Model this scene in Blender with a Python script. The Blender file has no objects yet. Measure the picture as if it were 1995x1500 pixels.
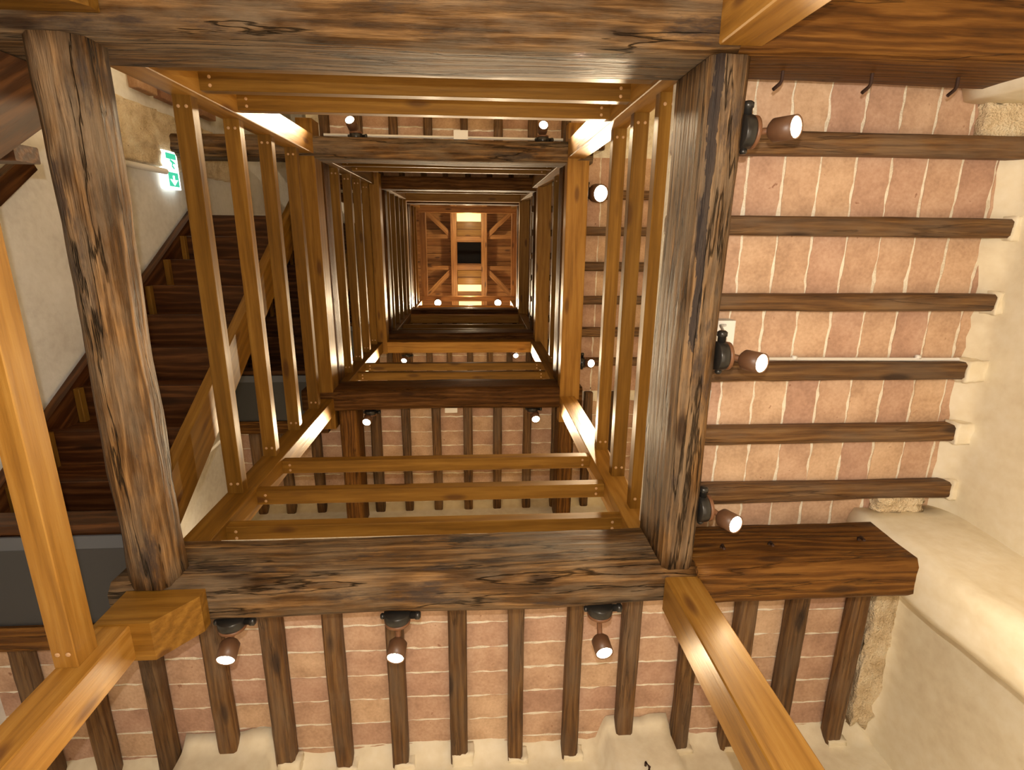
import bpy, math, random
from mathutils import Vector, Matrix, noise
random.seed(7)
C = bpy.context.scene.collection
sc = bpy.context.scene

# ---------------------------------------------------------------- camera
# world: x to the right of the photo, y towards the bottom of the photo, z straight up the tower shaft
F = 1055.54
R0 = ((0.99777728, -0.00932866, -0.06598094),
      (-0.00847727, 0.96433825, -0.26453709),
      (0.06609572, 0.26450844, 0.96211571))
cam = bpy.data.cameras.new('camera'); cam.sensor_width = 36; cam.lens = F / 1995 * 36
cam.clip_start = 0.02; cam.clip_end = 60
co = bpy.data.objects.new('camera', cam); C.objects.link(co)
r0, r1, r2 = [Vector(r) for r in R0]
M = Matrix((r0, -r1, -r2)).transposed().to_4x4()
co.matrix_world = M
sc.camera = co

def ray(px, py):
    c = Vector(((px - 997.5) / F, (py - 750) / F, 1.0))
    d = r0 * c.x + r1 * c.y + r2 * c.z
    return d / d.z
def onz(px, py, z):
    return ray(px, py) * z

# ---------------------------------------------------------------- light
w = bpy.data.worlds.new('world'); sc.world = w; w.use_nodes = True
w.node_tree.nodes['Background'].inputs[0].default_value = (1.0, 0.72, 0.45, 1)
w.node_tree.nodes['Background'].inputs[1].default_value = 0.02
def light(name, kind, loc, energy, col, **k):
    l = bpy.data.lights.new(name, kind); l.energy = energy; l.color = col
    for a, b in k.items(): setattr(l, a, b)
    o = bpy.data.objects.new(name, l); C.objects.link(o); o.location = loc
    return o
WARM = (1.0, 0.78, 0.50)
# the photographer's flash, a hand's width above the lens: it throws the tight shadows in the photo
light('camera_flash', 'POINT', (-0.01, -0.16, -0.02), 118, (1.0, 0.93, 0.82), shadow_soft_size=0.012)
# unseen area fill added above the floor, standing in for bounced lamp light
fl = light('floor_bounce_fill', 'AREA', (0.5, 0.9, -0.45), 26, (1.0, 0.84, 0.62), size=2.5)
fl.rotation_euler = (math.pi, 0, 0)
sc.view_settings.view_transform = 'Standard'
sc.view_settings.look = 'None'
sc.view_settings.exposure = 0.38
sc.view_settings.gamma = 1.0
sc.view_settings.use_curve_mapping = False

# ---------------------------------------------------------------- materials
def mat(name):
    m = bpy.data.materials.new(name); m.use_nodes = True
    nt = m.node_tree; b = nt.nodes['Principled BSDF']
    return m, nt, b
def N(nt, typ, **k):
    n = nt.nodes.new(typ)
    for a, b in k.items():
        if a.startswith('i_'):
            n.inputs[a[2:].replace('_', ' ')].default_value = b
        else: setattr(n, a, b)
    return n
def ramp(nt, stops):
    n = nt.nodes.new('ShaderNodeValToRGB'); e = n.color_ramp.elements
    e[0].position, e[0].color = stops[0][0], (*stops[0][1], 1)
    e[1].position, e[1].color = stops[-1][0], (*stops[-1][1], 1)
    for p, c in stops[1:-1]:
        q = e.new(p); q.color = (*c, 1)
    return n
def coords(nt, scale=(1, 1, 1), per_object=True):
    tc = N(nt, 'ShaderNodeTexCoord'); mp = N(nt, 'ShaderNodeMapping'); L = nt.links.new
    mp.inputs['Scale'].default_value = scale
    if per_object:
        oi = N(nt, 'ShaderNodeObjectInfo'); mul = N(nt, 'ShaderNodeVectorMath', operation='SCALE')
        cx = N(nt, 'ShaderNodeCombineXYZ'); cx.inputs[0].default_value = 0
        L(oi.outputs['Random'], cx.inputs[0]); L(oi.outputs['Random'], cx.inputs[1]); L(oi.outputs['Random'], cx.inputs[2])
        L(cx.outputs[0], mul.inputs[0]); mul.inputs['Scale'].default_value = 37.0
        ad = N(nt, 'ShaderNodeVectorMath', operation='ADD')
        L(tc.outputs['Object'], ad.inputs[0]); L(mul.outputs[0], ad.inputs[1]); L(ad.outputs[0], mp.inputs[0])
        return mp, oi
    L(tc.outputs['Object'], mp.inputs[0]); return mp, None
def mixc(nt, fac, a, b, blend='MIX'):
    n = N(nt, 'ShaderNodeMix', data_type='RGBA', blend_type=blend); L = nt.links.new
    for sock, v in ((n.inputs[0], fac), (n.inputs[6], a), (n.inputs[7], b)):
        if hasattr(v, 'links') or hasattr(v, 'is_linked'): L(v, sock)
        elif isinstance(v, tuple): sock.default_value = (*v, 1)
        else: sock.default_value = v
    return n.outputs[2]
def math_(nt, op, a, b=None, clamp=False):
    n = N(nt, 'ShaderNodeMath', operation=op, use_clamp=clamp); L = nt.links.new
    for s, v in ((n.inputs[0], a), (n.inputs[1], b)):
        if v is None: continue
        if hasattr(v, 'is_linked'): L(v, s)
        else: s.default_value = v
    return n.outputs[0]

def wood(name, dark, mid, light_, knot, rough=(0.35, 0.6), bump=0.25, grey=None, grain=14.0, contrast=0.55, coat=0.0, stain=None, cracks=0.0, spec=0.4, streak=None, split=None, wide=0.25, blotch=(1.6, 7, 7), tint=(1, 1, 1)):
    m, nt, b = mat(name); L = nt.links.new
    mp, oi = coords(nt, (1, 1, 1))
    # slow warp so that the grain wanders round knots
    wz = N(nt, 'ShaderNodeMapping'); wz.inputs['Scale'].default_value = (0.55, 3.0, 3.0); L(mp.outputs[0], wz.inputs[0])
    wn = N(nt, 'ShaderNodeTexNoise', i_Scale=1.4, i_Detail=2.0); L(wz.outputs[0], wn.inputs[0])
    off = N(nt, 'ShaderNodeVectorMath', operation='MULTIPLY_ADD'); L(wn.outputs['Color'], off.inputs[0])
    off.inputs[1].default_value = (0.0, 0.10, 0.10); L(mp.outputs[0], off.inputs[2])
    gm = N(nt, 'ShaderNodeMapping'); gm.inputs['Scale'].default_value = (0.10, 1, 1); L(off.outputs[0], gm.inputs[0])
    wv = N(nt, 'ShaderNodeTexWave', wave_type='RINGS', rings_direction='X', i_Scale=grain, i_Distortion=5.0, i_Detail=3.0)
    wv.inputs['Detail Scale'].default_value = 2.5; L(gm.outputs[0], wv.inputs[0])
    fm = N(nt, 'ShaderNodeMapping'); fm.inputs['Scale'].default_value = (3.5, 75, 75); L(mp.outputs[0], fm.inputs[0])
    fn = N(nt, 'ShaderNodeTexNoise', i_Scale=1.0, i_Detail=4.0, i_Roughness=0.65); L(fm.outputs[0], fn.inputs[0])
    bm_ = N(nt, 'ShaderNodeMapping'); bm_.inputs['Scale'].default_value = blotch; L(mp.outputs[0], bm_.inputs[0])
    bn = N(nt, 'ShaderNodeTexNoise', i_Scale=1.0, i_Detail=3.0); L(bm_.outputs[0], bn.inputs[0])
    g = math_(nt, 'ADD', math_(nt, 'MULTIPLY', wv.outputs['Fac'], contrast * 0.5), math_(nt, 'MULTIPLY', fn.outputs['Fac'], 0.55))
    g = math_(nt, 'ADD', g, math_(nt, 'MULTIPLY', bn.outputs['Fac'], 0.45))
    g = math_(nt, 'SUBTRACT', g, contrast * 0.25)
    rp = ramp(nt, [(0.5 - wide, dark), (0.5, mid), (0.5 + wide, light_)]); L(g, rp.inputs[0])
    col = rp.outputs[0]
    if grey:
        gn = N(nt, 'ShaderNodeTexNoise', i_Scale=1.0, i_Detail=5.0, i_Roughness=0.6)
        g2 = N(nt, 'ShaderNodeMapping'); g2.inputs['Scale'].default_value = (2.4, 7, 7); L(mp.outputs[0], g2.inputs[0]); L(g2.outputs[0], gn.inputs[0])
        gr = ramp(nt, [(0.42, (0, 0, 0)), (0.62, (1, 1, 1))]); L(gn.outputs['Fac'], gr.inputs[0])
        gc = mixc(nt, fn.outputs['Fac'], tuple(c * 0.45 for c in grey), tuple(min(1, c * 1.5) for c in grey))
        col = mixc(nt, math_(nt, 'MULTIPLY', gr.outputs[0], 0.62), col, gc)
    if stain:
        sn = N(nt, 'ShaderNodeTexNoise', i_Scale=1.0, i_Detail=6.0, i_Roughness=0.7)
        s2 = N(nt, 'ShaderNodeMapping'); s2.inputs['Scale'].default_value = (2.2, 9, 9); s2.inputs['Location'].default_value = (3, 5, 9)
        L(mp.outputs[0], s2.inputs[0]); L(s2.outputs[0], sn.inputs[0])
        sr = ramp(nt, [(0.56, (0, 0, 0)), (0.64, (1, 1, 1))]); L(sn.outputs['Fac'], sr.inputs[0])
        col = mixc(nt, math_(nt, 'MULTIPLY', sr.outputs[0], 0.75), col, stain)
    if cracks:
        cm = N(nt, 'ShaderNodeMapping'); cm.inputs['Scale'].default_value = (0.7, 9, 9); cm.inputs['Location'].default_value = (7, 2, 4); L(mp.outputs[0], cm.inputs[0])
        cn = N(nt, 'ShaderNodeTexNoise', i_Scale=1.0, i_Detail=5.0, i_Roughness=0.55); L(cm.outputs[0], cn.inputs[0])
        cd = math_(nt, 'ABSOLUTE', math_(nt, 'SUBTRACT', cn.outputs['Fac'], 0.5))
        cr = ramp(nt, [(0.0, (1, 1, 1)), (0.012, (0, 0, 0))]); L(cd, cr.inputs[0])
        cmask = math_(nt, 'MULTIPLY', cr.outputs[0], cracks)
        col = mixc(nt, cmask, col, tuple(c * 0.3 for c in dark))
    if streak or split:
        tc2 = N(nt, 'ShaderNodeTexCoord'); sp = N(nt, 'ShaderNodeSeparateXYZ'); L(tc2.outputs['Object'], sp.inputs[0])
        wm = N(nt, 'ShaderNodeMapping'); wm.inputs['Scale'].default_value = (3, 18, 18); L(tc2.outputs['Object'], wm.inputs[0])
        wb = N(nt, 'ShaderNodeTexNoise', i_Scale=1.0, i_Detail=5.0, i_Roughness=0.7); L(wm.outputs[0], wb.inputs[0])
        wob = math_(nt, 'SUBTRACT', wb.outputs['Fac'], 0.5)
    if streak:
        cy, hw_, x1, c_ = streak
        d_ = math_(nt, 'ABSOLUTE', math_(nt, 'SUBTRACT', math_(nt, 'ADD', sp.outputs[1], math_(nt, 'MULTIPLY', wob, 0.06)), cy))
        mk_ = math_(nt, 'MULTIPLY', math_(nt, 'LESS_THAN', d_, hw_), math_(nt, 'LESS_THAN', math_(nt, 'ADD', sp.outputs[0], math_(nt, 'MULTIPLY', wob, 0.5)), x1))
        col = mixc(nt, math_(nt, 'MULTIPLY', mk_, 0.85), col, c_)
    if split:
        d_ = math_(nt, 'ABSOLUTE', math_(nt, 'SUBTRACT', math_(nt, 'ADD', sp.outputs[2], math_(nt, 'MULTIPLY', wob, 0.03)), split))
        col = mixc(nt, math_(nt, 'LESS_THAN', d_, 0.0028), col, (0.01, 0.004, 0.002))
    # knots
    km = N(nt, 'ShaderNodeMapping'); km.inputs['Scale'].default_value = (1.3, 4.5, 4.5); L(mp.outputs[0], km.inputs[0])
    kv = N(nt, 'ShaderNodeTexVoronoi', i_Scale=1.6); L(km.outputs[0], kv.inputs[0])
    kr = ramp(nt, [(0.10, (1, 1, 1)), (0.20, (0, 0, 0))]); L(kv.outputs['Distance'], kr.inputs[0])
    col = mixc(nt, math_(nt, 'MULTIPLY', kr.outputs[0], 0.8), col, knot)
    # each timber its own shade
    hs = N(nt, 'ShaderNodeHueSaturation'); L(col, hs.inputs['Color'])
    L(math_(nt, 'ADD', math_(nt, 'MULTIPLY', oi.outputs['Random'], 0.35), 0.83), hs.inputs['Value'])
    L(hs.outputs[0], b.inputs['Base Color'])
    rr = N(nt, 'ShaderNodeMapRange'); L(fn.outputs['Fac'], rr.inputs[0]); rr.inputs[3].default_value = rough[0]; rr.inputs[4].default_value = rough[1]
    L(rr.outputs[0], b.inputs['Roughness'])
    b.inputs['Specular IOR Level'].default_value = spec
    b.inputs['Specular Tint'].default_value = (*tint, 1)  # golden cast of the lamp light put into the reflection colour
    if coat:
        b.inputs['Coat Weight'].default_value = coat; b.inputs['Coat Roughness'].default_value = 0.25
    bp = N(nt, 'ShaderNodeBump'); bp.inputs['Strength'].default_value = bump; bp.inputs['Distance'].default_value = 0.01
    hgt = math_(nt, 'ADD', fn.outputs['Fac'], math_(nt, 'MULTIPLY', wv.outputs['Fac'], 0.3))
    if cracks: hgt = math_(nt, 'SUBTRACT', hgt, math_(nt, 'MULTIPLY', cmask, 1.5))
    L(hgt, bp.inputs['Height']); L(bp.outputs[0], b.inputs['Normal'])
    return m

OLDP = dict(dark=(0.018, 0.007, 0.002), mid=(0.092, 0.043, 0.013), light_=(0.29, 0.16, 0.062), knot=(0.018, 0.008, 0.005), rough=(0.42, 0.75), bump=1.0, grey=(0.185, 0.14, 0.095), grain=9, contrast=0.30, stain=(0.032, 0.024, 0.024), cracks=0.8, spec=0.3, wide=0.21, blotch=(3.2, 9, 9), tint=(1, .85, .65))
OLD = wood('weathered_timber', **OLDP)
OLD_STAINED = wood('weathered_timber_dark_stain', streak=(0.040, 0.016, 1.0, (0.012, 0.011, 0.016)), **OLDP)
OLD_SPLIT = wood('weathered_timber_long_split', split=-0.10, **OLDP)
OLD_BROWN = wood('brown_old_timber', (0.028, 0.009, 0.002), (0.105, 0.040, 0.007), (0.20, 0.09, 0.019), (0.03, 0.012, 0.005), (0.4, 0.65), 0.6, grain=12, contrast=0.5, cracks=0.6, spec=0.3, wide=0.28, blotch=(2.5, 8, 8), tint=(1, .8, .55))
OLD_DARK = wood('dark_old_timber', (0.022, 0.008, 0.002), (0.075, 0.030, 0.008), (0.16, 0.075, 0.024), (0.02, 0.008, 0.004), (0.4, 0.6), 0.5, grain=9, contrast=0.35, cracks=0.6, spec=0.15, wide=0.25, blotch=(3, 8, 8), tint=(1, .75, .5))
JOIST = wood('joist_timber', (0.038, 0.015, 0.004), (0.125, 0.058, 0.017), (0.225, 0.122, 0.042), (0.025, 0.012, 0.007), (0.5, 0.75), 0.6, grey=(0.15, 0.10, 0.062), grain=12, contrast=0.35, cracks=0.4, blotch=(2.5, 8, 8))
NEW = wood('varnished_pine', (0.065, 0.026, 0.003), (0.165, 0.075, 0.010), (0.26, 0.135, 0.024), (0.06, 0.02, 0.006), (0.40, 0.58), 0.14, grain=6, contrast=0.32, coat=0.06, wide=0.33, tint=(1, .78, .42))
NEW_GOLD = wood('golden_pine', (0.145, 0.060, 0.009), (0.30, 0.142, 0.024), (0.42, 0.232, 0.055), (0.10, 0.035, 0.010), (0.38, 0.55), 0.14, grain=6, contrast=0.32, coat=0.08, wide=0.33, tint=(1, .82, .5))
STAIR = wood('dark_stained_stair', (0.018, 0.005, 0.0018), (0.045, 0.014, 0.004), (0.12, 0.045, 0.013), (0.012, 0.004, 0.002), (0.36, 0.5), 0.15, grain=8, contrast=0.5, coat=0.04, wide=0.27, tint=(1, .75, .5))
ROOFW = wood('roof_timber', (0.13, 0.052, 0.014), (0.27, 0.125, 0.036), (0.38, 0.20, 0.065), (0.05, 0.02, 0.008), (0.4, 0.6), 0.3, grain=6, contrast=0.3)

def rough_mat(name, c1, c2, c3, scale=6, bump=0.4, rough=0.85, spots=None, dist=0.01, obj=True, vary=0.0):
    m, nt, b = mat(name); L = nt.links.new
    mp, oi = coords(nt, (1, 1, 1), obj)
    n1 = N(nt, 'ShaderNodeTexNoise', i_Scale=float(scale), i_Detail=7.0, i_Roughness=0.6); L(mp.outputs[0], n1.inputs[0])
    n2 = N(nt, 'ShaderNodeTexNoise', i_Scale=scale * 11.0, i_Detail=4.0); L(mp.outputs[0], n2.inputs[0])
    s = math_(nt, 'ADD', math_(nt, 'MULTIPLY', n1.outputs['Fac'], 0.7), math_(nt, 'MULTIPLY', n2.outputs['Fac'], 0.3))
    rp = ramp(nt, [(0.32, c1), (0.5, c2), (0.66, c3)]); L(s, rp.inputs[0]); col = rp.outputs[0]
    if spots:
        v = N(nt, 'ShaderNodeTexNoise', i_Scale=scale * 4.0, i_Detail=3.0); L(mp.outputs[0], v.inputs[0])
        r = ramp(nt, [(0.70, (0, 0, 0)), (0.76, (1, 1, 1))]); L(v.outputs['Fac'], r.inputs[0])
        col = mixc(nt, r.outputs[0], col, spots)
    if vary and oi:
        hs = N(nt, 'ShaderNodeHueSaturation'); L(col, hs.inputs['Color'])
        L(math_(nt, 'ADD', math_(nt, 'MULTIPLY', oi.outputs['Random'], vary), 1 - vary / 2), hs.inputs['Value'])
        L(math_(nt, 'ADD', math_(nt, 'MULTIPLY', oi.outputs['Random'], 0.02), 0.49), hs.inputs['Hue'])
        col = hs.outputs[0]
    L(col, b.inputs['Base Color']); b.inputs['Roughness'].default_value = rough
    bp = N(nt, 'ShaderNodeBump'); bp.inputs['Strength'].default_value = bump; bp.inputs['Distance'].default_value = dist
    L(s, bp.inputs['Height']); L(bp.outputs[0], b.inputs['Normal'])
    return m
TILE = rough_mat('terracotta', (0.38, 0.232, 0.150), (0.53, 0.340, 0.228), (0.64, 0.44, 0.31), 6, 0.6, 0.85, vary=0.22, spots=(0.33, 0.17, 0.10))
MORTAR = rough_mat('lime_mortar', (0.62, 0.53, 0.40), (0.85, 0.78, 0.64), (0.90, 0.86, 0.75), 14, 0.8, 0.9, dist=0.02)
PLASTER = rough_mat('cream_plaster', (0.66, 0.56, 0.40), (0.79, 0.71, 0.54), (0.87, 0.81, 0.67), 1.6, 0.35, 0.85, spots=None, dist=0.02, obj=False)
PLASTER_GREY = rough_mat('grey_plaster', (0.62, 0.59, 0.55), (0.76, 0.74, 0.70), (0.84, 0.82, 0.79), 2.0, 0.4, 0.85, dist=0.02, obj=False)
RUBBLE = rough_mat('rough_render', (0.50, 0.36, 0.20), (0.78, 0.63, 0.42), (0.88, 0.78, 0.58), 9, 1.0, 0.9, spots=(0.16, 0.10, 0.06), dist=0.05, obj=False)
BRICK = rough_mat('brick_face', (0.30, 0.15, 0.09), (0.42, 0.24, 0.15), (0.52, 0.33, 0.22), 9, 0.5, 0.9, vary=0.3)
FLOORM = rough_mat('stone_floor', (0.35, 0.25, 0.16), (0.48, 0.36, 0.24), (0.55, 0.43, 0.30), 3, 0.3, 0.8, obj=False)
def plain(name, col, rough=0.5, metal=0.0, emit=None, strength=0):
    m, nt, b = mat(name); b.inputs['Base Color'].default_value = (*col, 1)
    b.inputs['Roughness'].default_value = rough; b.inputs['Metallic'].default_value = metal
    n = N(nt, 'ShaderNodeTexNoise', i_Scale=90.0); bp = N(nt, 'ShaderNodeBump'); bp.inputs['Strength'].default_value = 0.04
    nt.links.new(n.outputs['Fac'], bp.inputs['Height']); nt.links.new(bp.outputs[0], b.inputs['Normal'])
    if emit:
        b.inputs['Emission Color'].default_value = (*emit, 1); b.inputs['Emission Strength'].default_value = strength
    return m
BLACK = plain('black_plastic', (0.016, 0.015, 0.014), 0.28)
HEAD = plain('brown_lamp_paint', (0.115, 0.055, 0.028), 0.42)
COPPER = plain('copper_ring', (0.17, 0.075, 0.035), 0.4)
WHITE = plain('white_plastic', (0.80, 0.78, 0.74), 0.4)
IRON = plain('rusty_iron', (0.055, 0.026, 0.016), 0.7, 0.3)
SCREW = plain('pale_screw_plug', (0.50, 0.30, 0.15), 0.5)
STEEL = plain('dark_painted_steel', (0.035, 0.037, 0.042), 0.42)
STEEL_EDGE = plain('blue_grey_steel', (0.09, 0.10, 0.12), 0.4)
LENS = plain('lamp_glass', (1, 0.9, 0.7), 0.2, 0, (1.0, 0.88, 0.62), 26)
SIGN_W = plain('sign_white', (0.9, 0.9, 0.9), 0.3, 0, (0.90, 1.0, 0.95), 2.2)
SIGN_G = plain('sign_green', (0.0, 0.45, 0.26), 0.3, 0, (0.08, 0.62, 0.38), 0.7)
GLASSD = plain('dark_hatch_glass', (0.004, 0.004, 0.005), 0.9)
GLOWP = plain('glowing_panel', (1, 0.85, 0.55), 0.4, 0, (1.0, 0.74, 0.27), 0.85)
CABLE = plain('grey_cable', (0.55, 0.54, 0.52), 0.35)

# ---------------------------------------------------------------- mesh helpers
W = {}
def tag(o, label=None, cat=None, group=None, kind=None):
    if label: o['label'] = label
    if cat: o['category'] = cat
    if group: o['group'] = group
    if kind: o['kind'] = kind
    return o
def place(o, M, parent=None):
    C.objects.link(o)
    if parent is not None:
        o.parent = parent; o.matrix_parent_inverse = W[parent].inverted()
    o.matrix_basis = M
    W[o] = M.copy()
    return o
def empty(name, loc, label, cat, group=None):
    o = bpy.data.objects.new(name, None); o.empty_display_size = 0.1
    place(o, Matrix.Translation(Vector(loc))); return tag(o, label, cat, group)
def mk(name, verts, faces, m, M=None, parent=None, smooth=False):
    me = bpy.data.meshes.new(name); me.from_pydata([tuple(v) for v in verts], [], faces); me.materials.append(m)
    if smooth:
        me.polygons.foreach_set('use_smooth', [True] * len(me.polygons))
    me.update()
    o = bpy.data.objects.new(name, me)
    return place(o, M if M is not None else Matrix.Identity(4), parent)
def frame(a, b, up=(0, 0, 1)):
    a, b = Vector(a), Vector(b); x = (b - a).normalized(); u = Vector(up)
    if abs(x.dot(u)) > 0.95: u = Vector((0, 1, 0))
    y = u.cross(x).normalized(); z = x.cross(y)
    M = Matrix((x, y, z)).transposed().to_4x4(); M.translation = a
    return M, (b - a).length
def tim_geo(L, w_, h, bev=0.006, rough=0.0, seg=1, seed=0.0, chamfer_end=False):
    hw, hh = w_ / 2, h / 2
    if rough > 0:
        # many-sided section with softened corners
        prof = []
        bv = bev
        n = 5
        cs = [(-hw, -hh), (hw, -hh), (hw, hh), (-hw, hh)]
        for k in range(4):
            ax, ay = cs[k]; bx, by = cs[(k + 1) % 4]
            Ls = math.hypot(bx - ax, by - ay)
            for j in range(n):
                t = bv / Ls + (1 - 2 * bv / Ls) * j / (n - 1)
                prof.append((ax + (bx - ax) * t, ay + (by - ay) * t))
    else:
        b_ = bev
        prof = [(-hw + b_, -hh), (hw - b_, -hh), (hw, -hh + b_), (hw, hh - b_), (hw - b_, hh), (-hw + b_, hh), (-hw, hh - b_), (-hw, -hh + b_)]
    P = len(prof); V = []
    for i in range(seg + 1):
        x = L * i / seg
        for (py, pz) in prof:
            if rough > 0:
                n1 = noise.noise(Vector((x * 1.1 + seed, py * 3 + seed * 2, pz * 3)))
                n2 = noise.noise(Vector((x * 7 + seed, py * 14, pz * 14 + seed)))
                s = 1 + (n1 * 1.0 + n2 * 0.35) * rough / max(hw, hh)
                dy = noise.noise(Vector((x * 0.8, seed, 3))) * rough * 0.8
                V.append((x, py * s + dy, pz * s))
            else: V.append((x, py, pz))
    Fc = []
    for i in range(seg):
        for j in range(P):
            k = (j + 1) % P
            Fc.append((i * P + j, i * P + k, (i + 1) * P + k, (i + 1) * P + j))
    Fc.append(tuple(range(P - 1, -1, -1))); Fc.append(tuple(range(seg * P, seg * P + P)))
    # flip so normals point out
    Fc = [tuple(reversed(f)) for f in Fc[:-2]] + [tuple(range(P)), tuple(range(seg * P + P - 1, seg * P - 1, -1))]
    Fc = [tuple(reversed(f)) for f in Fc]
    return V, Fc
TC = {}
def timber(name, a, b, w_, h, m, parent=None, up=(0, 0, 1), bev=0.006, rough=0.0):
    M, L = frame(a, b, up)
    seg = max(1, int(L / 0.07)) if rough > 0 else 1
    key = (round(L, 4), round(w_, 4), round(h, 4), m.name, bev) if rough == 0 else None
    if key and key in TC:
        o = bpy.data.objects.new(name, TC[key]); return place(o, M, parent)
    V, Fc = tim_geo(L, w_, h, bev, rough, seg, random.uniform(0, 50))
    o = mk(name, V, Fc, m, M, parent, smooth=rough > 0)
    if key: TC[key] = o.data
    return o
def box(name, lo, hi, m, parent=None, bev=0.0):
    """axis aligned block, grain along its longest side"""
    lo, hi = Vector(lo), Vector(hi); c = (lo + hi) / 2; d = hi - lo
    k = max(range(3), key=lambda i: d[i])
    if k == 0: return timber(name, (lo.x, c.y, c.z), (hi.x, c.y, c.z), d.y, d.z, m, parent, bev=max(bev, 0.0008))
    if k == 1: return timber(name, (c.x, lo.y, c.z), (c.x, hi.y, c.z), d.x, d.z, m, parent, bev=max(bev, 0.0008))
    return timber(name, (c.x, c.y, lo.z), (c.x, c.y, hi.z), d.x, d.y, m, parent, up=(0, 1, 0), bev=max(bev, 0.0008))
def lathe(name, prof, a, d, m, parent=None, n=24, smooth=True):
    """prof: list of (distance along axis, radius)"""
    Mx, _ = frame(a, Vector(a) + Vector(d))
    V = []; Fc = []
    for (x, r) in prof:
        for k in range(n):
            t = 2 * math.pi * k / n; V.append((x, r * math.cos(t), r * math.sin(t)))
    for i in range(len(prof) - 1):
        for k in range(n):
            q = (k + 1) % n; Fc.append((i * n + k, (i + 1) * n + k, (i + 1) * n + q, i * n + q))
    Fc.append(tuple(range(n - 1, -1, -1))[::-1]); Fc.append(tuple(range((len(prof) - 1) * n, len(prof) * n))[::-1])
    return mk(name, V, Fc, m, Mx, parent, smooth)
def tube(name, pts, r, m, parent=None, n=10):
    pts = [Vector(p) for p in pts]; V = []; Fc = []
    for i, p in enumerate(pts):
        t = (pts[min(i + 1, len(pts) - 1)] - pts[max(i - 1, 0)]).normalized()
        u = Vector((0, 0, 1)) if abs(t.z) < 0.9 else Vector((0, 1, 0))
        s = t.cross(u).normalized(); q = s.cross(t)
        for k in range(n):
            a = 2 * math.pi * k / n; V.append(p + (s * math.cos(a) + q * math.sin(a)) * r)
    for i in range(len(pts) - 1):
        for k in range(n):
            j = (k + 1) % n; Fc.append((i * n + k, i * n + j, (i + 1) * n + j, (i + 1) * n + k))
    Fc.append(tuple(range(n))); Fc.append(tuple(range(len(pts) * n - 1, (len(pts) - 1) * n - 1, -1)))
    return mk(name, V, Fc, m, None, parent, True)
def boxes_mesh(name, bs, m, parent=None):
    V = []; Fc = []
    for lo, hi in bs:
        k = len(V)
        for z in (lo[2], hi[2]):
            V += [(lo[0], lo[1], z), (hi[0], lo[1], z), (hi[0], hi[1], z), (lo[0], hi[1], z)]
        Fc += [(k + 3, k + 2, k + 1, k), (k + 4, k + 5, k + 6, k + 7)] + [(k + i, k + (i + 1) % 4, k + 4 + (i + 1) % 4, k + 4 + i) for i in range(4)]
    return mk(name, V, Fc, m, None, parent)

# ---------------------------------------------------------------- tower shell
XR, XL, YT, YB = 2.44, -2.50, -2.15, 2.86          # inner faces of the four tower walls
WX0, WX1, WY0, WY1 = -1.33, 0.80, -0.62, 1.40      # the open well
TOP = 14.9
FLOOR_Z = -0.60
def wall_grid(name, axis, val, sgn, a0, a1, z0, z1, m, edges, da=0.05, thick=0.35, fn=None):
    """plaster wall, undulating; axis 'x' means plane x=val running in y. edges: z heights where plaster creeps over the ceiling"""
    zs = []; z = z0
    while z < z1 - 1e-6:
        zs.append(z)
        z += 0.035 if any(abs(z - e) < 0.3 for e in edges) else 0.18
    zs.append(z1)
    na = int((a1 - a0) / da)
    V = []; Fc = []
    for z in zs:
        for i in range(na + 1):
            a = a0 + (a1 - a0) * i / na
            d = 0.018 * noise.noise(Vector((a * 1.3, z * 1.0, val))) + 0.004 * noise.noise(Vector((a * 9, z * 9, val)))
            for e in edges:
                t = (z - (e - 0.09)) / 0.10
                if 0 < t and z < e + 0.12:
                    t = min(t, 1.0)
                    rag = 0.035 * noise.noise(Vector((a * 5, e, 1))) + 0.02 * noise.noise(Vector((a * 16, e, 7)))
                    d -= (t * t * 0.085 + t * rag)
            if fn: d += fn(a, z)
            q = val + sgn * (-d) * -1 if False else val + sgn * d
            V.append((q, a, z) if axis == 'x' else (a, q, z))
    n = na + 1
    for j in range(len(zs) - 1):
        for i in range(na):
            f = (j * n + i, j * n + i + 1, (j + 1) * n + i + 1, (j + 1) * n + i)
            Fc.append(f)
    k = len(V)     # back slab so that the wall has real thickness
    for z in (z0, z1):
        for a in (a0, a1):
            q = val + sgn * thick
            V.append((q, a, z) if axis == 'x' else (a, q, z))
    Fc.append((k, k + 1, k + 3, k + 2))
    b = (len(zs) - 1) * n
    Fc += [(0, n - 1, k + 1, k), (b, b + na, k + 3, k + 2), (0, b, k + 2, k), (na, b + na, k + 3, k + 1)]
    o = mk(name, V, Fc, m, None, None, True)
    return tag(o, kind='structure')
LV = [2.0, 4.95, 7.95, 10.9]           # underside of the old beam frame at each storey
CEIL = [z + 0.46 for z in LV]          # tile plane
def right_fn(y, z):
    d = 0.0
    if y > 1.55 and z < 3: d -= 0.13
    for yy in (0.25, 0.62, 2.1, 2.35): d -= 0.010 * math.exp(-((y - yy) / 0.035) ** 2)
    return d
wall_grid('wall_right', 'x', XR, 1, YT - 0.2, YB + 0.3, FLOOR_Z, TOP, PLASTER, CEIL[:2], fn=right_fn)
def pil_fn(x, z):
    d = 0.0
    for a, b in ((-1.62, -1.12), (0.72, 1.12)):
        if a < x < b and z < 2.47: d -= 0.16
    return d
wall_grid('wall_front', 'y', YB, 1, XL - 0.3, XR + 0.3, FLOOR_Z, TOP, PLASTER, CEIL[:2], fn=pil_fn)
wall_grid('wall_left', 'x', XL, -1, YT - 0.2, YB + 0.3, FLOOR_Z, TOP, PLASTER_GREY, [])
wall_grid('wall_back', 'y', YT, -1, XL - 0.3, XR + 0.3, FLOOR_Z, TOP, PLASTER, [])
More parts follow.
